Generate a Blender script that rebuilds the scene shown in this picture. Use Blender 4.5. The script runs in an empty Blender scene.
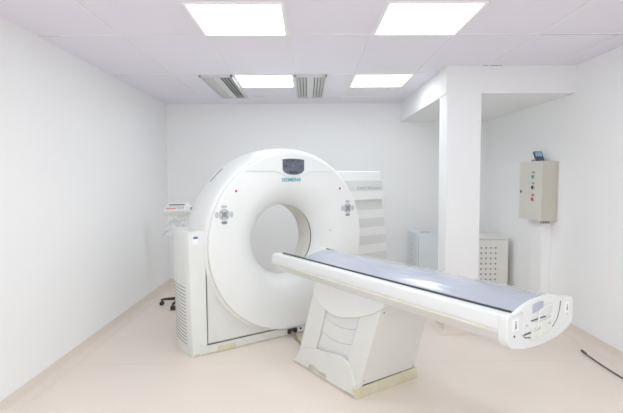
import bpy, bmesh, math, random
from mathutils import Matrix, Vector
random.seed(7)
C = bpy.context.scene.collection
PI = math.pi
XL, XR, YB, YF, ZC, H = -1.928, 2.486, 6.193, -1.6, 2.512, 1.479
GX0, GY0 = -0.729, 3.262          # ceiling grid origin
TH = math.radians(34)              # the scanner stands turned in the room

# ------------------------------------------------------------------ materials
def lin(c):
    return tuple(((v / 12.92) if v <= .04045 else ((v + .055) / 1.055) ** 2.4) for v in [x / 255 for x in c])

def mat(name, rgb, rough=.5, metal=0, noise=0., scale=6., rgb2=None, bump=0., bscale=80., coat=0., spec=.5, emit=0., detail=4, alpha=1., dist=0., stretch=None):
    m = bpy.data.materials.new(name); m.use_nodes = True
    nt = m.node_tree; b = nt.nodes['Principled BSDF']
    col = lin(rgb) + (1,)
    b.inputs['Base Color'].default_value = col
    b.inputs['Roughness'].default_value = rough
    b.inputs['Metallic'].default_value = metal
    b.inputs['Coat Weight'].default_value = coat
    b.inputs['Specular IOR Level'].default_value = spec
    b.inputs['Alpha'].default_value = alpha
    tc = nt.nodes.new('ShaderNodeTexCoord')
    if rgb2 is not None or noise:
        n = nt.nodes.new('ShaderNodeTexNoise'); n.inputs['Scale'].default_value = scale; n.inputs['Detail'].default_value = detail
        n.inputs['Distortion'].default_value = dist
        nt.links.new(tc.outputs['Object'], n.inputs['Vector'])
        r = nt.nodes.new('ShaderNodeValToRGB')
        r.color_ramp.elements[0].position = .5 - .5 * max(noise, .01); r.color_ramp.elements[1].position = .5 + .5 * max(noise, .01)
        r.color_ramp.elements[0].color = col
        r.color_ramp.elements[1].color = lin(rgb2 if rgb2 is not None else rgb) + (1,)
        nt.links.new(n.outputs['Fac'], r.inputs['Fac']); nt.links.new(r.outputs['Color'], b.inputs['Base Color'])
    if bump:
        n2 = nt.nodes.new('ShaderNodeTexNoise'); n2.inputs['Scale'].default_value = bscale; n2.inputs['Detail'].default_value = 3
        if stretch:
            mp = nt.nodes.new('ShaderNodeMapping'); mp.inputs['Scale'].default_value = stretch
            nt.links.new(tc.outputs['Object'], mp.inputs['Vector']); nt.links.new(mp.outputs['Vector'], n2.inputs['Vector'])
        else:
            nt.links.new(tc.outputs['Object'], n2.inputs['Vector'])
        bp = nt.nodes.new('ShaderNodeBump'); bp.inputs['Strength'].default_value = bump; bp.inputs['Distance'].default_value = .01
        nt.links.new(n2.outputs['Fac'], bp.inputs['Height']); nt.links.new(bp.outputs['Normal'], b.inputs['Normal'])
    if emit:
        b.inputs['Emission Color'].default_value = (.905, .972, 1, 1); b.inputs['Emission Strength'].default_value = emit
    return m

M = {}
M['wall'] = mat('painted plaster', (238, 239, 239), .75, noise=.6, scale=1.2, rgb2=(235, 236, 237), bump=.015, bscale=60)
M['column'] = mat('painted column plaster', (232, 233, 234), .7, noise=.6, scale=1.2, rgb2=(229, 230, 231), bump=.04, bscale=40)
M['ceiling'] = mat('ceiling tile', (228, 225, 236), .85, noise=.5, scale=1.5, rgb2=(225, 222, 233), bump=.15, bscale=160)
M['tbar'] = mat('ceiling grid metal', (230, 230, 228), .5, noise=.3, scale=20, rgb2=(226, 226, 224))
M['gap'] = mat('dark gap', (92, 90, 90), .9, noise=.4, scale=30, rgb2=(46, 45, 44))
M['cove'] = mat('vinyl coving', (222, 209, 197), .45, noise=.5, scale=60, rgb2=(214, 202, 190))
M['plastic'] = mat('white cover plastic', (221, 224, 223), .34, noise=.5, scale=2.5, rgb2=(217, 220, 219), coat=.15)
M['plastic2'] = mat('aged white plastic', (217, 219, 215), .4, noise=.55, scale=5, rgb2=(212, 213, 206))
M['podwhite'] = mat('side cover plastic', (221, 224, 220), .42, noise=.5, scale=4, rgb2=(216, 219, 214))
M['yellowed'] = mat('yellowed plastic', (212, 207, 182), .45, noise=.6, scale=14, rgb2=(192, 184, 152))
M['bumper'] = mat('cream bumper plastic', (222, 219, 204), .45, noise=.6, scale=10, rgb2=(208, 203, 184))
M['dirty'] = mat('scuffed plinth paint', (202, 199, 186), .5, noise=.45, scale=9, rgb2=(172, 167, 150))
M['wing'] = mat('wing cover plastic', (234, 236, 235), .34, noise=.5, scale=2.5, rgb2=(230, 233, 232), coat=.15)
M['stripe'] = mat('grey stripe paint', (213, 215, 213), .4, noise=.4, scale=5, rgb2=(210, 212, 210))
M['liner'] = mat('bore liner', (216, 216, 208), .35, noise=.5, scale=5, rgb2=(206, 204, 192))
M['ring'] = mat('bore gap ring', (108, 104, 94), .6, noise=.5, scale=15, rgb2=(66, 62, 56))
M['display'] = mat('slate display glass', (88, 92, 106), .25, noise=.4, scale=9, rgb2=(80, 84, 98))
M['displaydark'] = mat('dark display window', (44, 46, 56), .3, noise=.3, scale=30, rgb2=(38, 40, 50))
M['teal'] = mat('teal lettering', (40, 160, 168), .5, noise=.3, scale=30, rgb2=(36, 152, 162))
M['greytext'] = mat('grey lettering', (172, 174, 178), .5, noise=.3, scale=30, rgb2=(166, 168, 172))
M['keygrey'] = mat('keypad grey', (186, 190, 193), .45, noise=.3, scale=30, rgb2=(180, 184, 187))
M['keydark'] = mat('keypad dark print', (128, 132, 136), .45, noise=.3, scale=30, rgb2=(120, 124, 130))
M['red'] = mat('red button plastic', (188, 60, 52), .4, noise=.3, scale=30, rgb2=(196, 50, 44))
M['green'] = mat('green button plastic', (28, 170, 104), .35, noise=.3, scale=30, rgb2=(26, 158, 96))
M['black'] = mat('black rubber', (34, 35, 38), .5, noise=.4, scale=25, rgb2=(26, 27, 30))
M['blue'] = mat('blue print', (72, 92, 168), .5, noise=.3, scale=30, rgb2=(64, 84, 158))
M['lightblue'] = mat('pale blue key', (140, 178, 208), .5, noise=.3, scale=30, rgb2=(132, 170, 200))
M['paper'] = mat('white sticker paper', (240, 241, 244), .6, noise=.3, scale=30, rgb2=(234, 235, 240))
M['film'] = mat('glossy blue grey film', (156, 162, 177), .2, noise=.6, scale=2.2, rgb2=(170, 176, 191), bump=.5, bscale=9, coat=.4, stretch=(2.2, .35, 1))
M['rail'] = mat('dark carbon edge', (52, 54, 60), .4, noise=.4, scale=25, rgb2=(40, 42, 48))
M['cabgrey'] = mat('blue grey enamel', (208, 215, 220), .35, noise=.4, scale=4, rgb2=(203, 210, 216))
M['cabcream'] = mat('cream enamel', (228, 227, 221), .4, noise=.4, scale=4, rgb2=(223, 222, 215))
M['elec'] = mat('warm grey enamel', (204, 202, 193), .42, noise=.4, scale=5, rgb2=(200, 197, 184))
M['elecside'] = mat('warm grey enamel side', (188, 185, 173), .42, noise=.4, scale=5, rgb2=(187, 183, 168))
M['trunk'] = mat('white trunking', (238, 238, 238), .45, noise=.4, scale=5, rgb2=(233, 233, 234))
M['vent'] = mat('vent aluminium', (206, 206, 206), .45, noise=.3, scale=15, rgb2=(200, 200, 200))
M['ventshade'] = mat('vent back', (128, 128, 130), .7, noise=.3, scale=15, rgb2=(116, 116, 118))
M['lamp'] = mat('light diffuser', (255, 255, 255), .5, noise=.2, scale=10, rgb2=(252, 252, 252), emit=10.2)
M['lampframe'] = mat('light frame', (240, 239, 240), .4, noise=.2, scale=10, rgb2=(236, 235, 236))
M['cable'] = mat('olive cable', (150, 148, 104), .5, noise=.5, scale=40, rgb2=(118, 120, 86))
M['blackcable'] = mat('black cable', (84, 82, 82), .5, noise=.4, scale=40, rgb2=(44, 43, 44))
M['phone'] = mat('dark blue device', (54, 62, 92), .3, noise=.4, scale=20, rgb2=(44, 50, 76))
M['sheet'] = mat('clear plastic sheet', (236, 238, 242), .2, noise=.4, scale=9, rgb2=(226, 229, 236), bump=.4, bscale=25, alpha=.55)
M['console'] = mat('console plastic', (238, 238, 234), .4, noise=.4, scale=6, rgb2=(232, 232, 227))

# terrazzo-look sheet vinyl with welded seams
def floor_mat():
    m = mat('speckled beige vinyl', (233, 220, 208), .38, noise=.55, scale=150, rgb2=(223, 210, 198), detail=2, spec=.35)
    nt = m.node_tree; b = nt.nodes['Principled BSDF']
    src = b.inputs['Base Color'].links[0].from_socket
    tc = nt.nodes['Texture Coordinate']
    v = nt.nodes.new('ShaderNodeTexNoise'); v.inputs['Scale'].default_value = 1.1; v.inputs['Detail'].default_value = 3
    nt.links.new(tc.outputs['Object'], v.inputs['Vector'])
    r = nt.nodes.new('ShaderNodeValToRGB')
    r.color_ramp.elements[0].color = (.95, .94, .93, 1); r.color_ramp.elements[1].color = (1.0, 1.0, 1.0, 1)
    r.color_ramp.elements[0].position = .35; r.color_ramp.elements[1].position = .65
    nt.links.new(v.outputs['Fac'], r.inputs['Fac'])
    mx = nt.nodes.new('ShaderNodeMix'); mx.data_type = 'RGBA'; mx.blend_type = 'MULTIPLY'; mx.inputs[0].default_value = 1
    nt.links.new(src, mx.inputs[6]); nt.links.new(r.outputs['Color'], mx.inputs[7])
    # welded seam across the room
    sx = nt.nodes.new('ShaderNodeSeparateXYZ'); nt.links.new(tc.outputs['Object'], sx.inputs[0])
    a = nt.nodes.new('ShaderNodeMath'); a.operation = 'SUBTRACT'; a.inputs[1].default_value = 3.52; nt.links.new(sx.outputs['Y'], a.inputs[0])
    ab = nt.nodes.new('ShaderNodeMath'); ab.operation = 'ABSOLUTE'; nt.links.new(a.outputs[0], ab.inputs[0])
    lt = nt.nodes.new('ShaderNodeMath'); lt.operation = 'LESS_THAN'; lt.inputs[1].default_value = .006; nt.links.new(ab.outputs[0], lt.inputs[0])
    k = nt.nodes.new('ShaderNodeMath'); k.operation = 'MULTIPLY'; k.inputs[1].default_value = .16; nt.links.new(lt.outputs[0], k.inputs[0])
    m2 = nt.nodes.new('ShaderNodeMix'); m2.data_type = 'RGBA'
    nt.links.new(k.outputs[0], m2.inputs[0]); nt.links.new(mx.outputs[2], m2.inputs[6]); m2.inputs[7].default_value = lin((172, 155, 143)) + (1,)
    nt.links.new(m2.outputs[2], b.inputs['Base Color'])
    return m
M['floor'] = floor_mat()

# ------------------------------------------------------------------ mesh helpers
def box(bm, x0, x1, y0, y1, z0, z1, mtx=None):
    vs = [bm.verts.new((x, y, z)) for x in (x0, x1) for y in (y0, y1) for z in (z0, z1)]
    for f in ((0, 1, 3, 2), (4, 6, 7, 5), (0, 4, 5, 1), (2, 3, 7, 6), (0, 2, 6, 4), (1, 5, 7, 3)):
        bm.faces.new([vs[i] for i in f])
    if mtx is not None: bmesh.ops.transform(bm, matrix=mtx, verts=vs)
    return vs

def prism(bm, pts, axis, a, b):
    def P(p, t):
        return {'x': (t, p[0], p[1]), 'y': (p[0], t, p[1]), 'z': (p[0], p[1], t)}[axis]
    A = [bm.verts.new(P(p, a)) for p in pts]; B = [bm.verts.new(P(p, b)) for p in pts]
    n = len(pts)
    bm.faces.new(A); bm.faces.new(B[::-1])
    for i in range(n): bm.faces.new((A[i], A[(i + 1) % n], B[(i + 1) % n], B[i]))
    return A + B

def loft(bm, rings, cap=True):
    R = [[bm.verts.new(p) for p in r] for r in rings]
    for k in range(len(R) - 1):
        n = len(R[k])
        for i in range(n): bm.faces.new((R[k][i], R[k][(i + 1) % n], R[k + 1][(i + 1) % n], R[k + 1][i]))
    if cap: bm.faces.new(R[0]); bm.faces.new(R[-1][::-1])

def lathe_y(bm, prof, cz, n=128, cx=0., closed=True):
    """closed ring profile of (radius, y) turned about the y axis"""
    rows = []
    for r, y in prof:
        rows.append([bm.verts.new((cx + r * math.cos(2 * PI * i / n), y, cz + r * math.sin(2 * PI * i / n))) for i in range(n)])
    m = len(prof)
    for k in range(m if closed else m - 1):
        for i in range(n):
            bm.faces.new((rows[k][i], rows[k][(i + 1) % n], rows[(k + 1) % m][(i + 1) % n], rows[(k + 1) % m][i]))

def disc(bm, cx, cz, y0, y1, r, n=24, sx=1., sz=1.):
    prism(bm, [(cx + sx * r * math.cos(2 * PI * i / n), cz + sz * r * math.sin(2 * PI * i / n)) for i in range(n)], 'y', y0, y1)

def cyl(bm, p, q, r, n=16, r2=None):
    p, q = Vector(p), Vector(q); d = (q - p).normalized()
    u = d.orthogonal().normalized(); w = d.cross(u)
    r2 = r if r2 is None else r2
    loft(bm, [[p + (u * math.cos(t) + w * math.sin(t)) * r for t in [2 * PI * i / n for i in range(n)]],
              [q + (u * math.cos(t) + w * math.sin(t)) * r2 for t in [2 * PI * i / n for i in range(n)]]])

def spline(pts, sub=8):
    pts = [Vector(p) for p in pts]; out = []
    for i in range(len(pts) - 1):
        p0 = pts[max(i - 1, 0)]; p1 = pts[i]; p2 = pts[i + 1]; p3 = pts[min(i + 2, len(pts) - 1)]
        for k in range(sub):
            t = k / sub
            out.append(.5 * ((2 * p1) + (p2 - p0) * t + (2 * p0 - 5 * p1 + 4 * p2 - p3) * t * t + (3 * p1 - p0 - 3 * p2 + p3) * t ** 3))
    out.append(pts[-1]); return out

def tube(bm, pts, r, n=10):
    pts = [Vector(p) for p in pts]; rings = []; u = None
    for i, p in enumerate(pts):
        d = (pts[min(i + 1, len(pts) - 1)] - pts[max(i - 1, 0)]).normalized()
        u = d.orthogonal().normalized() if u is None else (u - d * u.dot(d)).normalized()
        w = d.cross(u)
        rings.append([p + (u * math.cos(2 * PI * k / n) + w * math.sin(2 * PI * k / n)) * r for k in range(n)])
    loft(bm, rings)

def obj(name, bm, m, parent=None, smooth=35, bevel=0., seg=3, loc=None):
    bmesh.ops.recalc_face_normals(bm, faces=bm.faces[:])
    me = bpy.data.meshes.new(name); bm.to_mesh(me); bm.free()
    me.materials.append(M[m] if isinstance(m, str) else m)
    if smooth:
        me.polygons.foreach_set('use_smooth', [True] * len(me.polygons))
        me.set_sharp_from_angle(angle=math.radians(smooth))
    o = bpy.data.objects.new(name, me); C.objects.link(o)
    if loc: o.location = loc
    if parent is not None: o.parent = parent
    if bevel:
        b = o.modifiers.new('bevel', 'BEVEL'); b.width = bevel; b.segments = seg; b.limit_method = 'ANGLE'; b.angle_limit = math.radians(40)
        b.harden_normals = True
    return o

def B(name, m, parent, *dims, bevel=0., **k):
    bm = bmesh.new(); box(bm, *dims); return obj(name, bm, m, parent, bevel=bevel, **k)

def PR(name, m, parent, pts, axis, a, b, bevel=0., **k):
    bm = bmesh.new(); prism(bm, pts, axis, a, b); return obj(name, bm, m, parent, bevel=bevel, **k)

def tag(o, label, cat, group=None):
    o['label'] = label; o['category'] = cat
    if group: o['group'] = group
    return o

def thing(name, label, cat, loc=(0, 0, 0), rotz=0., group=None):
    o = bpy.data.objects.new(name, None); C.objects.link(o)
    o.location = loc; o.rotation_euler = (0, 0, rotz); o.empty_display_size = .1
    return tag(o, label, cat, group)

def struct(o):
    o['kind'] = 'structure'; return o

def text_obj(name, s, m, parent, cx, y, cz, width, height, bold=0., depth=.001):
    cu = bpy.data.curves.new(name, 'FONT'); cu.body = s; cu.size = 1; cu.extrude = .01; cu.offset = bold
    t = bpy.data.objects.new(name, cu); C.objects.link(t)
    bpy.context.view_layer.update()
    me = bpy.data.meshes.new_from_object(t.evaluated_get(bpy.context.evaluated_depsgraph_get()))
    bpy.data.objects.remove(t); bpy.data.curves.remove(cu)
    xs = [v.co.x for v in me.vertices]; ys = [v.co.y for v in me.vertices]; zs = [v.co.z for v in me.vertices]
    for v in me.vertices:
        x = (v.co.x - (min(xs) + max(xs)) / 2) / (max(xs) - min(xs)) * width + cx
        z = (v.co.y - (min(ys) + max(ys)) / 2) / (max(ys) - min(ys)) * height + cz
        yy = y - depth * (v.co.z - min(zs)) / max(1e-6, max(zs) - min(zs))
        v.co = (x, yy, z)
    me.materials.clear(); me.materials.append(M[m]); me.name = name
    o = bpy.data.objects.new(name, me); C.objects.link(o); o.parent = parent
    return o

# ------------------------------------------------------------------ room shell
struct(B('floor', 'floor', None, XL - .1, XR + .1, YF - .1, YB + .1, -.1, 0))
struct(B('ceiling', 'ceiling', None, XL - .1, XR + .1, YF - .1, YB + .1, ZC, ZC + .1))
struct(B('wall_left', 'wall', None, XL - .1, XL, YF - .1, YB + .1, 0, ZC))
struct(B('wall_right', 'wall', None, XR, XR + .1, YF - .1, YB + .1, 0, ZC))
struct(B('wall_back', 'wall', None, XL, XR, YB, YB + .1, 0, ZC))
struct(B('wall_front', 'wall', None, XL, XR, YF - .1, YF, 0, ZC))
cove = [(0, 0), (.075, 0), (.05, .004), (.028, .014), (.014, .032), (.008, .05), (.005, .102), (0, .102)]
struct(PR('baseboard_left', 'cove', None, [(XL + a, z) for a, z in cove], 'y', YF, YB))
struct(PR('baseboard_right', 'cove', None, [(XR - a, z) for a, z in cove], 'y', YF, YB))
struct(PR('baseboard_back', 'cove', None, [(YB - a, z) for a, z in cove], 'x', XL, XR))
# column and dropped beam block
struct(B('column', 'column', None, 1.298, 1.614, 4.161, 4.40, 0, 2.26))
struct(B('ceiling_beam', 'column', None, 1.288, XR, 4.16, YB, 2.26, ZC))
def ring_cove(x0, x1, y0, y1):
    bm = bmesh.new(); P = [(0, .102), (.005, .102), (.008, .05), (.014, .032), (.028, .014), (.05, .004), (.065, .0)]
    rings = [[(x0 - a, y0 - a, z), (x1 + a, y0 - a, z), (x1 + a, y1 + a, z), (x0 - a, y1 + a, z)] for a, z in P]
    loft(bm, rings); return bm
struct(obj('baseboard_column', ring_cove(1.298, 1.614, 4.161, 4.40), 'cove'))
# ceiling grid bars
bm = bmesh.new()
for k in range(-2, 7):
    x = GX0 + .6 * k
    if XL < x < XR:
        for (ya, yb) in ((YF, 4.16 if x > 1.284 else YB),): box(bm, x - .007, x + .007, ya, yb, ZC - .004, ZC)
for j in range(-4, 4):
    y = GY0 + 1.2 * j
    if YF < y < YB: box(bm, XL, 1.284 if y > 4.16 else XR, y - .007, y + .007, ZC - .0045, ZC)
struct(obj('trim_1', bm, 'tbar'))
# open shadow gaps where tiles sit badly
bm = bmesh.new()
for x0, x1, y, w in ((1.69, 2.46, GY0 + .014, .004), (XL + .01, -1.76, GY0 + .013, .003), (XL + .01, -1.76, GY0 + 1.2 + .013, .004),
                     (.85, 1.27, GY0 + 1.213, .005), (1.62, 1.80, 4.156, .003)):
    box(bm, x0, x1, y - w, y + w, ZC - .003, ZC)
struct(obj('trim_2', bm, 'gap'))

# ------------------------------------------------------------------ ceiling lights
def ceiling_light(x0, y0, label):
    t = thing('ceiling_light', label, 'ceiling light', (x0 + .3, y0 + .3, ZC), 0, 'square ceiling light panels')
    bm = bmesh.new()
    for a in ((-.298, .298, -.298, -.278), (-.298, .298, .278, .298), (-.298, -.278, -.278, .278), (.278, .298, -.278, .278)):
        box(bm, a[0], a[1], a[2], a[3], -.012, 0)
    obj('frame', bm, 'lampframe', t, bevel=.002)
    B('diffuser', 'lamp', t, -.278, .278, -.278, .278, -.008, -.001)
ceiling_light(GX0, GY0 - .6, 'bright square ceiling panel at the picture top over the scanner, nearer the bare wall')
ceiling_light(GX0 + 1.2, GY0 - .6, 'bright square ceiling panel at the picture top, over the patient table side')
ceiling_light(GX0, GY0 + 1.2, 'bright square ceiling panel between the two slatted air vents')
ceiling_light(GX0 + 1.2, GY0 + 1.2, 'bright square ceiling panel beside the boxed ceiling beam, away from the vents')

# ------------------------------------------------------------------ ceiling vents
def ceiling_vent(x0, label):
    y0, L, W = GY0 + 1.206, 1.188, .335
    t = thing('ceiling_vent', label, 'air vent', (x0 + W / 2, y0 + L / 2, ZC), 0, 'slatted ceiling air vents')
    h, l = W / 2 - .004, L / 2
    B('back_plate', 'ventshade', t, -h, h, -l, l, -.002, 0)
    bm = bmesh.new()
    for a in ((-h, h, -l, -l + .03), (-h, h, l - .03, l), (-h, -h + .022, -l, l), (h - .022, h, -l, l)): box(bm, *a, -.028, -.002)
    obj('frame', bm, 'vent', t, bevel=.003)
    B('center_blade', 'vent', t, -.036, .036, -l + .03, l - .03, -.024, -.018, bevel=.002)
    for s in (-1, 1):
        for k in range(3):
            x = s * (.058 + .033 * k)
            bm = bmesh.new()
            box(bm, -.0135, .0135, -l + .03, l - .03, -.0015, .0015, Matrix.Translation((x, 0, -.016)) @ Matrix.Rotation(s * math.radians(42), 4, 'Y'))
            obj('slat', bm, 'vent', t)
ceiling_vent(GX0 - .338, 'slatted rectangular ceiling vent nearer the bare wall, beside a lit panel')
ceiling_vent(GX0 + .60, 'slatted rectangular ceiling vent over the scanner, between two lit panels')

# ------------------------------------------------------------------ CT gantry
def Wp(e1, e2, z=0.):
    return (math.cos(TH) * e1 - math.sin(TH) * e2, math.sin(TH) * e1 + math.cos(TH) * e2, z)
G1, G2 = 2.195, 3.85
gantry = thing('ct_scanner_gantry', 'large white ring-shaped medical scanner with round bore, keypads and dark display', 'CT scanner', Wp(G1, G2), TH)
CZ = .905
def gx(e): return e - G1
def gy(e): return e - G2
# outer barrel, cut off flat where it meets the plinth
def trim_base(bm): bmesh.ops.bisect_plane(bm, geom=bm.verts[:] + bm.edges[:] + bm.faces[:], plane_co=(0, 0, .092), plane_no=(0, 0, 1), clear_inner=True)
bm = bmesh.new()
lathe_y(bm, [(.825, -.325), (.838, -.318), (.849, -.295), (.860, -.24), (.866, -.16), (.867, -.06), (.862, .03), (.846, .12), (.818, .21), (.78, .285), (.735, .33),
             (.70, .335), (.60, .33), (.52, .29), (.46, .23), (.41, .16), (.375, .11), (.355, .09), (.370, .06), (.78, -.30)], CZ, 160)
trim_base(bm); obj('barrel_cover', bm, 'wing', gantry, smooth=50)
# front face with the funnel into the bore
bm = bmesh.new()
front = [(.824, -.330), (.824, -.341), (.820, -.347), (.812, -.350), (.798, -.352), (.61, -.352), (.57, -.350), (.535, -.344), (.50, -.332), (.465, -.313), (.432, -.291), (.403, -.266), (.377, -.235), (.357, -.205), (.343, -.18), (.338, -.165), (.338, -.158),
         (.375, -.156), (.50, -.25), (.60, -.33)]
lathe_y(bm, front, CZ, 160)
trim_base(bm); obj('front_cover', bm, 'wing', gantry, smooth=60)
bm = bmesh.new(); lathe_y(bm, [(.352, -.164), (.352, -.112), (.372, -.112), (.372, -.164)], CZ, 128)
obj('bore_ring', bm, 'ring', gantry)
bm = bmesh.new(); lathe_y(bm, [(.370, -.122), (.345, -.122), (.340, -.118), (.337, -.11), (.334, .04), (.338, .07), (.352, .10), (.372, .09)], CZ, 128)
obj('bore_liner', bm, 'liner', gantry, smooth=60)
# beige lip round the lower rim of the face
bm = bmesh.new()
pts = [(.821 * math.cos(a), -.334, CZ + .821 * math.sin(a)) for a in [math.radians(186 + 76 * i / 60) for i in range(61)]]
tube(bm, pts, .0075, 8); obj('rim_lip', bm, 'yellowed', gantry)
# crown segment above the crease, dipping round the display
def crown_pts(R, z0):
    a0 = math.asin((z0 - CZ) / R); arc = [(R * math.cos(a), CZ + R * math.sin(a)) for a in [a0 + (PI - 2 * a0) * i / 48 for i in range(49)]]
    dip = [(-.205, z0), (-.165, z0 - .004), (-.135, z0 - .018), (-.105, z0 - .036), (-.055, z0 - .050), (0, z0 - .055), (.055, z0 - .050), (.105, z0 - .036), (.135, z0 - .018), (.165, z0 - .004), (.205, z0)]
    return arc + [(x + .002, z) for x, z in dip]
PR('crown_cover', 'wing', gantry, crown_pts(.809, 1.550), 'y', -.362, -.34, bevel=.004)
# display
def shield(cx, w, zt, zs, zb):
    P = [(cx - w + 2 * w * i / 10, zt + .008 * (1 - (2 * i / 10 - 1) ** 2)) for i in range(11)]
    P += [(cx + w * .99, zs)] + [(cx + w * math.cos(a), zs + (zb - zs) * math.sin(a)) for a in [PI * .06 + PI * .88 * i / 14 for i in range(15)]] + [(cx - w * .99, zs)]
    return P
dcx = .002
PR('display_surround', 'wing', gantry, shield(dcx, .128, 1.668, 1.575, 1.508), 'y', -.368, -.352, bevel=.004)
dsp = PR('display_panel', 'display', gantry, shield(dcx, .117, 1.659, 1.572, 1.518), 'y', -.372, -.36, bevel=.002)
for x0, x1, z0, z1 in ((-.082, -.045, 1.638, 1.650), (-.028, .012, 1.640, 1.652), (.034, .070, 1.638, 1.650), (-.110, -.065, 1.592, 1.606), (.070, .098, 1.592, 1.606), (-.04, .042, 1.534, 1.552)):
    B('indicator_window', 'displaydark', dsp, x0, x1, -.374, -.371, z0, z1)
B('indicator_window', 'keygrey', dsp, -.007, -.001, -.374, -.371, 1.598, 1.604)
text_obj('maker_lettering', 'SIEMENS', 'teal', gantry, -.013, -.3523, 1.474, .205, .034, bold=.018)
# keypads, one each side of the bore
def keypad(cx, cz):
    bm = bmesh.new(); disc(bm, cx, cz, -.357, -.350, .050, 32)
    kp = obj('control_keypad', bm, 'keygrey', gantry, bevel=.001)
    bm = bmesh.new(); disc(bm, cx, cz, -.359, -.356, .022, 24); obj('center_key', bm, 'keydark', kp)
    for k in range(4):
        bm = bmesh.new()
        vs = prism(bm, [(-.024, .055), (.024, .055), (.026, .072), (.014, .080), (-.014, .080), (-.026, .072)], 'y', -.356, -.350)
        bmesh.ops.transform(bm, matrix=Matrix.Translation((cx, 0, cz)) @ Matrix.Rotation(k * PI / 2, 4, 'Y'), verts=vs)
        obj('arrow_key', bm, 'keydark' if k == 2 else 'keygrey', kp)
    for a in (45, 135, 225, 315):
        bm = bmesh.new(); disc(bm, cx + .031 * math.cos(math.radians(a)), cz + .031 * math.sin(math.radians(a)), -.3585, -.3565, .008, 12)
        obj('round_key', bm, 'keydark', kp)
keypad(-.680, 1.184); keypad(.652, 1.185)
for cx, cz in ((-.568, 1.381), (.552, 1.384)):
    bm = bmesh.new(); disc(bm, cx, cz, -.358, -.350, .0105, 20); obj('red_button', bm, 'red', gantry, bevel=.002)
bm = bmesh.new(); disc(bm, .435, .975, -.354, -.349, .006, 12); obj('screw_cap', bm, 'keydark', gantry)
# lower body, front panel, plinth
def corner_panel(x0, x1, z0, z1, R):
    arc = [(R * math.cos(a), CZ + R * math.sin(a)) for a in [PI + PI * i / 64 for i in range(65)]]
    return [(x0, z1)] + [(max(x0 + .001, min(x1 - .001, x)), max(z, z0 + .004)) for x, z in arc if z < z1] + [(x1, z1), (x1, z0), (x0, z0)]
PR('gap_backing', 'gap', gantry, corner_panel(gx(1.33), gx(3.04), .08, .86, .81), 'y', gy(3.60), gy(3.98))  # dark block added behind the panels so the gap by the pod reads dark
PR('lower_front_panel', 'plastic2', gantry, corner_panel(gx(1.376), gx(3.0), .091, .86, .78), 'y', gy(3.552), gy(3.60), bevel=.002)
pl = B('base_plinth', 'plastic2', gantry, gx(1.30), gx(3.10), gy(3.548), gy(4.05), 0, .088, bevel=.004)
PR('plinth_patch', 'yellowed', pl, [(gx(1.455), .008), (gx(1.625), .008), (gx(1.625), .046), (gx(1.612), .056), (gx(1.468), .056), (gx(1.455), .046)], 'y', gy(3.538), gy(3.55), bevel=.003)
B('plinth_seam', 'gap', pl, gx(1.36), gx(3.05), gy(3.5455), gy(3.55), .080, .0882)
B('dirt_edge', 'dirty', pl, gx(1.31), gx(3.0), gy(3.546), gy(3.55), 0, .012)
B('cable_socket', 'black', pl, gx(2.155), gx(2.255), gy(3.528), gy(3.55), .018, .062, bevel=.004)
B('small_socket', 'paper', pl, gx(2.268), gx(2.335), gy(3.543), gy(3.55), .018, .062, bevel=.002)
bm = bmesh.new(); disc(bm, gx(2.302), .044, gy(3.540), gy(3.545), .012, 16); obj('socket_hole', bm, 'black', pl)
# vented side pod
plan = spline([(1.240, 3.556, 0), (1.226, 3.60, 0), (1.219, 3.69, 0), (1.220, 3.80, 0), (1.229, 3.90, 0), (1.245, 3.99, 0), (1.275, 4.05, 0)], 5)
pp = [(1.367, 3.553), (1.250, 3.553)] + [(p.x, p.y) for p in plan] + [(1.367, 4.06)]
bm = bmesh.new()
ring0 = [(gx(x), gy(y), .0) for x, y in pp]
ring1 = [(gx(x - (.016 if x < 1.33 else .008)), gy(y), 1.03) for x, y in pp]
ring2 = [(gx(x - (.016 if x < 1.33 else .008) + (1.347 - x) * .10), gy(y + (3.80 - y) * .03), 1.052) for x, y in pp]
loft(bm, [ring0, ring1, ring2])
pod = obj('side_pod_cover', bm, 'podwhite', gantry, smooth=40, bevel=.003)
for k in range(17):
    z = .092 + k * .030
    r = [(p.x, p.y) for p in plan if 3.63 < p.y < 3.975]
    bm = bmesh.new()
    for (xa, ya), (xb, yb) in zip(r, r[1:]):
        bm.faces.new([bm.verts.new(p) for p in ((gx(xa) - .0015 - .0157 * z, gy(ya), z), (gx(xb) - .0015 - .0157 * z, gy(yb), z), (gx(xb) - .0017 - .0157 * z, gy(yb), z + .008), (gx(xa) - .0017 - .0157 * z, gy(ya), z + .008))])
    bmesh.ops.remove_doubles(bm, verts=bm.verts, dist=1e-5)
    obj('vent_slot', bm, 'ventshade', pod)
B('dirty_foot', 'yellowed', pod, gx(1.252), gx(1.345), gy(3.5505), gy(3.554), .001, .022)
st = B('sticker', 'paper', pod, gx(1.256), gx(1.306), gy(3.5505), gy(3.554), .945, 1.018)
B('sticker_print', 'blue', st, gx(1.262), gx(1.302), gy(3.5498), gy(3.551), .992, 1.012)
# slot on the shoulder of the barrel
bm = bmesh.new()
A = [math.radians(129 + 11 * i / 14) for i in range(15)]
loft(bm, [[(r * math.cos(a), y, CZ + r * math.sin(a)) for r, y in ((.855, -.030), (.868, -.030), (.866, -.010), (.855, -.010))] for a in A])
obj('shoulder_slot', bm, 'ring', gantry)
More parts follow.
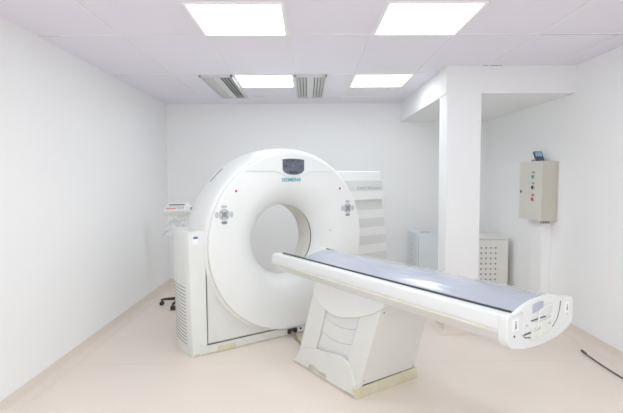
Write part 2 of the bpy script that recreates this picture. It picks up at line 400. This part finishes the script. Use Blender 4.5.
# striped wing cover
w0 = [(gx(e), z) for e, z in ((2.86, 1.236), (2.86, 1.566), (3.612, 1.566), (3.626, 1.553), (3.678, 1.255), (3.671, 1.236))]
wing = PR('wing_cover', 'wing', gantry, [(gx(e), z) for e, z in ((2.97, .02), (2.97, 1.25), (3.665, 1.25), (3.72, .98), (3.748, .75), (3.758, .55), (3.745, .30), (3.70, .10), (3.65, .02))], 'y', gy(3.868), gy(4.10), bevel=.006)
up = PR('upper_wing_cover', 'wing', gantry, w0, 'y', gy(3.842), gy(4.12), bevel=.008)
def wing_edge(z):
    T = [(1.25, 3.665), (.98, 3.72), (.75, 3.748), (.55, 3.758), (.30, 3.745), (.10, 3.70), (.02, 3.65)]
    for (za, ea), (zb, eb) in zip(T, T[1:]):
        if za >= z >= zb: return ea + (eb - ea) * (za - z) / (za - zb)
    return 3.63
for k in range(6):
    zt = 1.228 - .203 * k; zb = zt - .104
    zs = [zt + (zb - zt) * i / 6 for i in range(7)]
    PR('grey_stripe', 'stripe', wing, [(gx(2.98), zb), (gx(2.98), zt)] + [(gx(wing_edge(max(z, .03)) - .010), max(z, .03)) for z in zs], 'y', gy(3.866), gy(3.872))
PR('grey_stripe', 'stripe', up, [(gx(2.88), 1.342), (gx(2.88), 1.458), (gx(3.638), 1.458), (gx(3.660), 1.342)], 'y', gy(3.840), gy(3.846))
text_obj('model_lettering', 'SOMATOM Emotion', 'greytext', up, gx(3.44), gy(3.8399), 1.374, .36, .036, bold=.012)

# ------------------------------------------------------------------ patient table
T1, T2 = 2.185, 2.60
table = thing('patient_table', 'long white scanner table on a leaning pedestal with glossy grey top', 'patient table', Wp(T1, T2), TH)
def tx(e): return e - T1
def ty(e): return e - T2
# pedestal leaning away from the gantry (side outline in e2, z), its sides drawing in towards the top
LEAN = .29
def lean(e2, z): return e2 - LEAN * z
def quad(a0, a1, z0, z1): return [(ty(lean(a0, z0)), z0), (ty(lean(a1, z0)), z0), (ty(lean(a1, z1)), z1), (ty(lean(a0, z1)), z1)]
def shear(o):
    for v in o.data.vertices: v.co.x += (.085 if v.co.x < 0 else -.03) * v.co.z
    return o
shear(PR('pedestal_body', 'plastic2', table, quad(2.262, 2.985, .02, .735), 'x', tx(1.935), tx(2.462), bevel=.006))
shear(PR('side_stile', 'plastic2', table, quad(2.255, 2.43, .04, .735), 'x', tx(1.908), tx(1.94), bevel=.004))
shear(PR('side_stile', 'plastic2', table, quad(2.80, 3.0, .04, .735), 'x', tx(1.908), tx(1.94), bevel=.004))
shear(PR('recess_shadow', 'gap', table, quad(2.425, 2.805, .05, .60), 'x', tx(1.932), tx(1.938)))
# bellows panel with curved folds
bl = None
for k in range(5):
    z0 = .10 + .115 * k; z1 = z0 + .112
    top = [(ty(lean(2.44 + .355 * i / 10, z1 - .030 * math.sin(PI * i / 10))), z1 - .030 * math.sin(PI * i / 10)) for i in range(11)]
    bot = [(ty(lean(2.44 + .355 * i / 10, z0 - .030 * math.sin(PI * i / 10))), z0 - .030 * math.sin(PI * i / 10)) for i in range(11)][::-1]
    o = shear(PR('bellows' if bl is None else 'bellows_fold', 'stripe', table if bl is None else bl, top + bot, 'x', tx(1.922 - .0015 * k), tx(1.935), bevel=.0015))
    bl = bl or o
# shields
us = spline([(2.815, .60, 0), (2.735, .545, 0), (2.62, .500, 0), (2.48, .492, 0), (2.33, .525, 0), (2.19, .575, 0), (2.09, .625, 0), (2.04, .66, 0)], 5)
shear(PR('upper_shield', 'plastic', table, [(ty(2.785), .735), (ty(2.815), .60)] + [(ty(p.x), p.y) for p in us[1:]] + [(ty(2.02), .735)], 'x', tx(1.893), tx(1.94), bevel=.004))
ls = spline([(2.93, .105, 0), (2.87, .150, 0), (2.76, .180, 0), (2.62, .195, 0), (2.47, .225, 0), (2.39, .222, 0), (2.325, .185, 0), (2.27, .10, 0), (2.245, .004, 0)], 5)
shear(PR('lower_shield', 'plastic2', table, [(ty(3.025), .004)] + [(ty(p.x), p.y) for p in ls], 'x', tx(1.885), tx(1.912), bevel=.004))
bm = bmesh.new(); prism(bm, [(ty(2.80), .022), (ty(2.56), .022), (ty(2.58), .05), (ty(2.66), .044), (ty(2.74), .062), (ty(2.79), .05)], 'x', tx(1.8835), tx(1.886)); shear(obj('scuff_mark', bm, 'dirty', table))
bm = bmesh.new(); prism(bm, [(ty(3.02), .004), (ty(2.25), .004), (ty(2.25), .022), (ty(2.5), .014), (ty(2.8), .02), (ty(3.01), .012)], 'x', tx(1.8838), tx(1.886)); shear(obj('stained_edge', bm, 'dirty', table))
PR('front_plinth', 'yellowed', table, [(tx(1.888), 0), (tx(2.475), 0), (tx(2.475), .080), (tx(1.888), .072)], 'y', ty(2.228), ty(2.27), bevel=.003)
B('plinth_gap', 'gap', table, tx(1.92), tx(2.455), ty(2.238), ty(2.262), .070, .0835)
PR('base_slab', 'dirty', table, quad(2.25, 3.02, 0, .03), 'x', tx(1.895), tx(2.47))
for e, z in ((1.955, .115), (2.435, .10), (2.00, .61)):
    bm = bmesh.new(); y = ty(lean(2.262, z)); disc(bm, tx(e), z, y - .004, y + .01, .006, 12); obj('screw', bm, 'keydark', table)
# long tub
def tub_ring(e2):
    L = [(1.970, .840), (1.920, .840), (1.902, .834), (1.894, .820), (1.892, .768), (1.897, .760), (1.900, .746), (1.914, .738), (1.942, .694), (1.97, .680), (2.05, .668)]
    Rr = [(2 * T1 - e, z) for e, z in L][::-1]
    inner = [(2.385, .82), (2.345, .775), (2.25, .745), (2.185, .74), (2.12, .745), (2.025, .775), (1.985, .82)]
    return [(tx(e), ty(e2), z) for e, z in L + Rr + inner]
bm = bmesh.new(); loft(bm, [tub_ring(1.20), tub_ring(3.36)])
tub = obj('table_tub', bm, 'plastic', table, smooth=32, bevel=.003)
for s in (-1, 1):
    bm = bmesh.new()
    e = .296
    tube(bm, [(s * e, ty(1.26), .757), (s * e, ty(2.3), .757), (s * e, ty(3.358), .757)], .0085, 8)
    obj('side_bumper', bm, 'bumper', tub)
# near end cap with open trough
outer = [(1.893, .834), (1.888, .82), (1.888, .735), (1.898, .705), (1.93, .678), (2.04, .652), (2.19, .643), (2.34, .650), (2.45, .676), (2.492, .70), (2.506, .73), (2.506, .82), (2.500, .836), (2.486, .842)]
inn = [(2.378, .842), (2.372, .80), (2.348, .748), (2.305, .716), (2.25, .70), (2.185, .694), (2.10, .698), (2.045, .706), (2.022, .722), (2.012, .735), (2.008, .842)]
cap = PR('end_cap', 'plastic', table, [(tx(e), z) for e, z in outer + inn + [(1.906, .840)]], 'y', ty(1.155), ty(1.205), bevel=.007)
PR('trough_shadow', 'gap', cap, [(tx(e), z) for e, z in inn], 'y', ty(1.1575), ty(1.203))
# end plate: arch on top, rounded inside the trough, with a grip opening
arch = spline([(1.945, .846, 0), (1.995, .864, 0), (2.06, .879, 0), (2.13, .888, 0), (2.20, .890, 0), (2.27, .885, 0), (2.33, .875, 0), (2.372, .862, 0)], 4)
plate_out = [(p.x, p.y) for p in arch] + [(2.364, .845), (2.345, .842), (2.338, .80), (2.318, .757), (2.283, .73), (2.24, .712), (2.185, .706), (2.07, .71), (2.03, .716), (2.008, .732), (2.004, .845), (1.94, .843)]
bm = bmesh.new()
prism(bm, [(tx(e), z) for e, z in plate_out], 'y', ty(1.146), ty(1.170))
plate = obj('cradle_end_plate', bm, 'plastic', table, bevel=.003)
PR('grip_opening', 'film', plate, [(tx(2.080), .822), (tx(2.175), .832), (tx(2.180), .870), (tx(2.14), .874), (tx(2.082), .866)], 'y', ty(1.1435), ty(1.148), bevel=.001)
B('slot_shadow', 'gap', plate, tx(2.07), tx(2.205), ty(1.1438), ty(1.147), .786, .7915)
B('lever', 'plastic', plate, tx(2.072), tx(2.14), ty(1.138), ty(1.148), .752, .782, bevel=.003)
PR('latch_block', 'plastic2', plate, [(tx(2.14), .706), (tx(2.245), .714), (tx(2.245), .783), (tx(2.14), .777)], 'y', ty(1.132), ty(1.148), bevel=.004)
B('slot_shadow', 'gap', plate, tx(2.01), tx(2.08), ty(1.1435), ty(1.147), .728, .736)
B('sill_block', 'plastic2', plate, tx(2.07), tx(2.142), ty(1.134), ty(1.148), .700, .738, bevel=.004)
bm = bmesh.new()
tube(bm, spline([(tx(2.113), ty(1.142), .740), (tx(2.112), ty(1.130), .79), (tx(2.114), ty(1.128), .828), (tx(2.128), ty(1.126), .840), (tx(2.216), ty(1.126), .850), (tx(2.231), ty(1.128), .839), (tx(2.233), ty(1.130), .79), (tx(2.233), ty(1.142), .755)], 4), .0042, 10)
obj('release_handle', bm, 'plastic', plate)
for e, z in ((2.035, .772), (2.215, .757)):
    bm = bmesh.new(); disc(bm, tx(e), z, ty(1.128) if e > 2.1 else ty(1.143), ty(1.152), .007, 12); obj('screw', bm, 'keygrey', plate)
for e0, e1, z0, z1 in ((1.928, 1.980, .760, .818), (2.415, 2.455, .768, .822)):
    sk = B('sticker', 'paper', cap, tx(e0), tx(e1), ty(1.1535), ty(1.156), z0, z1)
    c = (e0 + e1) / 2; bm = bmesh.new(); disc(bm, tx(c), z1 - .015, ty(1.1528), ty(1.1538), .005, 12)
    prism(bm, [(tx(c - .010), z0 + .008), (tx(c - .004), z0 + .028), (tx(c - .006), z1 - .022), (tx(c + .006), z1 - .022), (tx(c + .010), z0 + .008), (tx(c + .004), z0 + .008), (tx(c), z0 + .022), (tx(c - .004), z0 + .008)], 'y', ty(1.1528), ty(1.1538))
    obj('figure_symbol', bm, 'keydark', sk)
bm = bmesh.new(); disc(bm, tx(1.945), .735, ty(1.1525), ty(1.156), .006, 12); obj('screw', bm, 'displaydark', cap)
bm = bmesh.new(); disc(bm, tx(2.44), .755, ty(1.1525), ty(1.156), .005, 12); obj('screw', bm, 'keygrey', cap)
# cradle: humped glossy surface on dark edge rails
def hump(t, n=24, k=1.):
    L, R_ = 1.952, 2.400
    out = []
    for i in range(n + 1):
        u = i / n
        out.append((L + (R_ - L) * u, .850 + k * .040 * math.sin(PI * u) ** 1.15))
    return out
bm = bmesh.new(); rings = []
N = 48
for j in range(N + 1):
    e2 = 1.166 + (3.00 - 1.166) * j / N
    up_ = hump(0); low = [(e, .846) for e, z in up_][::-1]
    row = []
    for i, (e, z) in enumerate(up_):
        yy = e2 - .05 * (1 - i / 24) * (j / N) ** 8
        wob = .0015 * math.sin(9 * e2 + 5 * e) * math.sin(PI * i / 24)
        row.append((tx(e), ty(yy), z + wob))
    row += [(tx(e), ty(e2), z) for e, z in low]
    rings.append(row)
loft(bm, rings)
crd = obj('cradle_surface', bm, 'film', table, smooth=40)
for e, f in ((1.955, 1), (2.407, -1)):
    bm = bmesh.new()
    prism(bm, [(tx(e - .006 * f), ty(1.175)), (tx(e + .012 * f), ty(1.175)), (tx(e + .016 * f), ty(3.0)), (tx(e + .006 * f), ty(3.26)), (tx(e - .006 * f), ty(3.28))], 'z', .840, .851 if f > 0 else .848)
    obj('cradle_rail', bm, 'rail', table, bevel=.002)

# ------------------------------------------------------------------ cables
bm = bmesh.new()
P0 = Vector(Wp(2.19, 3.525, .038))
cpts = [P0, Vector(Wp(2.185, 3.47, .03)), Vector(Wp(2.165, 3.40, .012)), Vector(Wp(2.13, 3.28, .011)), Vector(Wp(2.09, 3.16, .011)), Vector(Wp(2.06, 3.06, .011))]
tube(bm, spline(cpts, 6), .011, 10)
tag(obj('power_cable', bm, 'cable'), 'olive cable running along the floor from the scanner base to the table pedestal', 'cable')
bm = bmesh.new()
cp = spline([(2.320, 3.672, .009), (2.312, 3.58, .009), (2.302, 3.42, .009), (2.300, 3.28, .009), (2.302, 3.156, .009), (2.296, 2.9, .009), (2.28, 2.6, .009)], 6)
tube(bm, cp, .0062, 8)
cab_ = tag(obj('loose_cable', bm, 'blackcable'), 'thin black cable lying loose on the floor near the wall coving', 'cable')
bm = bmesh.new(); cyl(bm, (2.324, 3.69, .011), (2.318, 3.625, .011), .0105, 10); obj('cable_tip', bm, 'blackcable', cab_)

# ------------------------------------------------------------------ injector stand behind the pod
SX, SY = -1.495, 5.24
stand = thing('console_stand', 'white keypad console on a wheeled pole stand behind the scanner side cover', 'medical stand', (SX, SY, 0))
bm = bmesh.new(); cyl(bm, (0, 0, .07), (0, 0, 1.09), .018, 16); obj('pole', bm, 'console', stand)
bm = bmesh.new(); cyl(bm, (0, 0, .055), (0, 0, .115), .045, 20, .032); obj('hub', bm, 'black', stand, bevel=.004)
for k in range(5):
    a = math.radians(188 + 72 * k); d = Vector((math.cos(a), math.sin(a), 0)); sd = Vector((-d.y, d.x, 0))
    bm = bmesh.new()
    rings = []
    for t, hw, z0, z1 in ((.02, .020, .060, .098), (.12, .017, .062, .092), (.22, .014, .062, .082), (.245, .012, .062, .076)):
        c = d * t; rings.append([(c + sd * hw) + Vector((0, 0, z0)), (c - sd * hw) + Vector((0, 0, z0)), (c - sd * hw) + Vector((0, 0, z1)), (c + sd * hw) + Vector((0, 0, z1))])
    loft(bm, rings); lg = obj('leg', bm, 'black', stand, bevel=.003)
    c = d * .232; bm = bmesh.new()
    for s in (-1, 1): cyl(bm, c + sd * (.006 * s) + Vector((0, 0, .027)), c + sd * (.022 * s) + Vector((0, 0, .027)), .026, 16)
    cyl(bm, c + Vector((0, 0, .03)), c + Vector((0, 0, .066)), .008, 10)
    obj('caster', bm, 'black', lg)
# console head: tilted box with keys and a knob at one end
hm = Matrix.Translation((-.005, 0, 1.135)) @ Matrix.Rotation(math.radians(-20), 4, 'Z') @ Matrix.Rotation(math.radians(-52), 4, 'X') @ Matrix.Rotation(math.radians(-3), 4, 'Y')
def hobj(name, bm, m, parent, **k):
    bmesh.ops.transform(bm, matrix=hm, verts=bm.verts[:]); return obj(name, bm, m, parent, **k)
bm = bmesh.new(); box(bm, -.165, .125, -.05, .03, -.085, .065); hd = hobj('console_head', bm, 'console', stand, bevel=.012)
bm = bmesh.new(); cyl(bm, (.12, 0, -.012), (.168, 0, -.012), .058, 24); kn = hobj('end_knob', bm, 'console', hd, bevel=.006)
bm = bmesh.new(); cyl(bm, (.160, -.012, -.012), (.172, -.012, -.012), .022, 16); hobj('knob_center', bm, 'keydark', kn)
bm = bmesh.new(); box(bm, -.13, .085, -.0525, -.049, .012, .030); hobj('readout', bm, 'displaydark', hd)
for i in range(4):
    bm = bmesh.new(); box(bm, -.140 + .035 * i, -.114 + .035 * i, -.054, -.049, -.052, -.036); hobj('key', bm, 'red', hd, bevel=.002)
for i in range(3):
    bm = bmesh.new(); box(bm, .010 + .032 * i, .034 + .032 * i, -.054, -.049, -.045, -.030); hobj('key', bm, 'lightblue', hd, bevel=.002)
for i in range(6):
    bm = bmesh.new(); box(bm, -.138 + .04 * i, -.114 + .04 * i, -.054, -.049, -.020, -.007); hobj('key', bm, 'keygrey', hd, bevel=.002)
bm = bmesh.new(); cyl(bm, (0, 0, 1.06), (0, 0, 1.095), .03, 16); obj('swivel', bm, 'console', stand)
# crumpled clear sheet hanging below the console
bm = bmesh.new(); nx, nz = 16, 14; g = []
for j in range(nz + 1):
    for i in range(nx + 1):
        u, v = i / nx, j / nz
        x = SX - .08 + .20 * u * (1 - .15 * v) - .08 * v + .012 * math.sin(11 * v + 3 * u)
        z = 1.035 - .20 * v + .015 * math.sin(9 * u)
        y = SY - .13 - .05 * math.sin(8 * u + 4 * v) * .6 + random.uniform(-.012, .012)
        g.append(bm.verts.new((x, y, z)))
for j in range(nz):
    for i in range(nx):
        a = j * (nx + 1) + i; bm.faces.new((g[a], g[a + 1], g[a + nx + 2], g[a + nx + 1]))
sh = tag(obj('plastic_sheet', bm, 'sheet', smooth=60), 'crumpled clear plastic sheet hanging under the white keypad console', 'plastic sheet')

# ------------------------------------------------------------------ cabinets by the back wall
cg = thing('metal_cabinet', 'pale blue-grey metal cabinet with oval top openings, partly behind the column', 'cabinet', (1.54, 5.30, 0))
B('cabinet_body', 'cabgrey', cg, -.25, .25, .018, .42, .03, .822, bevel=.006)
B('front_panel', 'cabgrey', cg, -.235, .25, 0, .018, .04, .816, bevel=.004)
B('edge_post', 'cabgrey', cg, -.252, -.244, -.002, .10, .03, .824, bevel=.002)
B('base', 'gap', cg, -.23, .24, .03, .41, 0, .03)
B('seam', 'keydark', cg, -.212, -.208, -.0015, .003, .05, .79)
for x in (-.105, .125):
    bm = bmesh.new(); vs = prism(bm, [(.068 * math.cos(2 * PI * i / 24), .030 * math.sin(2 * PI * i / 24)) for i in range(24)], 'z', .821, .825)
    bmesh.ops.translate(bm, verts=vs, vec=(x, .12, 0)); obj('top_opening', bm, 'keydark', cg)
bm = bmesh.new(); box(bm, -.2525, -.2495, .14, .22, .42, .70); obj('side_print', bm, 'stripe', cg)
for k in range(4): B('side_mark', 'keygrey', cg, -.2535, -.2515, .15, .21, .46 + .065 * k, .485 + .065 * k)
cc = thing('perforated_cabinet', 'cream metal cabinet with rows of round vent holes between column and wall', 'cabinet', (2.12, 5.30, 0))
B('cabinet_body', 'cabcream', cc, -.285, .295, .015, .40, .03, .750, bevel=.006)
fp = B('front_panel', 'cabcream', cc, -.28, .29, 0, .02, .04, .735, bevel=.004)
B('top_lid', 'cabcream', cc, -.29, .30, -.004, .41, .744, .768, bevel=.008)
B('base', 'gap', cc, -.26, .26, .03, .39, 0, .03)
hole0 = None
for i in range(6):
    for j in range(8):
        if hole0 is None:
            bm = bmesh.new(); disc(bm, 0, 0, -.0015, .002, .0115, 14); hole0 = h = obj('vent_hole', bm, 'keydark', fp)
        else:
            h = hole0.copy(); C.objects.link(h)
        h.location = (-.15 + .0575 * i, 0, .642 - .064 * j)

# ------------------------------------------------------------------ electrical box on the wall, trunking, device
eb = thing('electrical_control_box', 'beige wall-mounted electrical box with green, black and red push buttons', 'electrical box', (XR, 4.65, 1.045))
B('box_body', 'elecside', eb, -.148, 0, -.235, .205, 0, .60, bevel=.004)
dr = B('door', 'elec', eb, -.168, -.150, -.238, .208, -.002, .602, bevel=.004)
lt = B('latch', 'displaydark', dr, -.174, -.167, .160, .186, .275, .302, bevel=.002)
for nm, z, m in (('green_button', .445, 'green'), ('black_button', .335, 'black'), ('red_button', .215, 'red')):
    bm = bmesh.new(); cyl(bm, (-.166, -.085, z), (-.175, -.085, z), .024, 20); bt = obj('push_button', bm, 'keygrey', dr)
    bm = bmesh.new(); cyl(bm, (-.172, -.085, z), (-.184, -.085, z), .018, 20); o = obj('button_cap', bm, m, bt, bevel=.003)
    o['label'] = nm.split('_')[0] + ' push button cap'
    B('legend_plate', 'keydark' if m != 'red' else 'red', dr, -.1705, -.167, -.108, -.062, z + .034, z + .054)
for k in range(4):
    bm = bmesh.new(); cyl(bm, (-.117 + .026 * k, -.16, -.028), (-.117 + .026 * k, -.16, .002), .009, 12); obj('cable_gland', bm, 'keydark', eb)
B('wall_flange', 'elec', eb, -.008, -.001, -.250, .22, .008, .592)
tr = thing('cable_trunking', 'white cable trunking running down the wall below the electrical box', 'trunking', (XR, 4.635, 0))
B('trunk_base', 'trunk', tr, -.086, -.0005, -.115, .115, .11, 1.043, bevel=.003)
B('trunk_lid', 'trunk', tr, -.092, -.086, -.11, .11, .11, 1.043, bevel=.003)
ph = thing('handset', 'small dark blue handset leaning on top of the beige electrical box', 'handset', (XR - .085, 4.60, 1.6475))
rm = Matrix.Rotation(math.radians(-32), 4, 'X')
bm = bmesh.new(); vs = box(bm, -.045, .045, -.012, .010, .004, .120, rm); obj('handset_body', bm, 'phone', ph, bevel=.006)
bm = bmesh.new(); box(bm, -.034, .034, -.0145, -.0115, .055, .105, rm); obj('screen', bm, 'lightblue', ph)
bm = bmesh.new(); box(bm, -.05, .05, -.0, .085, 0, .022); obj('cradle_foot', bm, 'keydark', ph, bevel=.004)

# ------------------------------------------------------------------ lamps, world, camera
def area(name, loc, size, power, rot=(0, 0, 0), size_y=None):
    l = bpy.data.lights.new(name, 'AREA'); l.energy = power; l.size = size; l.color = (.905, .972, 1)
    if size_y: l.shape = 'RECTANGLE'; l.size_y = size_y
    o = bpy.data.objects.new(name, l); C.objects.link(o); o.location = loc; o.rotation_euler = rot
for x in (GX0 + .3, GX0 + 1.5):
    for y in (GY0 - 2.7, GY0 - 4.2):
        area('ceiling_fill_lamp', (x, y, ZC - .02), .56, 11 if y > 0 else 15)  # unseen ceiling lamps behind the camera, added as fill
area('front_fill_light', (.3, YF + .05, 1.35), 3.4, 16, (math.radians(90), 0, 0), 2.0)  # soft fill lamp added before the closed front wall, no doorway there
w = bpy.data.worlds.new('room_world'); bpy.context.scene.world = w; w.use_nodes = True
w.node_tree.nodes['Background'].inputs[0].default_value = (.9, .92, 1, 1); w.node_tree.nodes['Background'].inputs[1].default_value = .6

p, y, r = 0.0614, 0.0091, -0.0058
fw = Vector((math.sin(y) * math.cos(p), math.cos(y) * math.cos(p), -math.sin(p)))
rt = Vector((math.cos(y), -math.sin(y), 0)); upv = rt.cross(fw)
rt2 = math.cos(r) * rt + math.sin(r) * upv; up2 = math.cos(r) * upv - math.sin(r) * rt
cam = bpy.data.cameras.new('camera'); co = bpy.data.objects.new('camera', cam); C.objects.link(co)
co.matrix_world = Matrix(((rt2.x, up2.x, -fw.x, 0), (rt2.y, up2.y, -fw.y, 0), (rt2.z, up2.z, -fw.z, H), (0, 0, 0, 1)))
cam.sensor_fit = 'HORIZONTAL'; cam.sensor_width = 36; cam.lens = 446.4 / 623 * 36; cam.clip_start = .05
bpy.context.scene.camera = co
vs_ = bpy.context.scene.view_settings
vs_.view_transform = 'Standard'; vs_.look = 'None'; vs_.exposure = 0; vs_.gamma = 1.2
bpy.context.scene.cycles.max_bounces = 16; bpy.context.scene.cycles.diffuse_bounces = 10
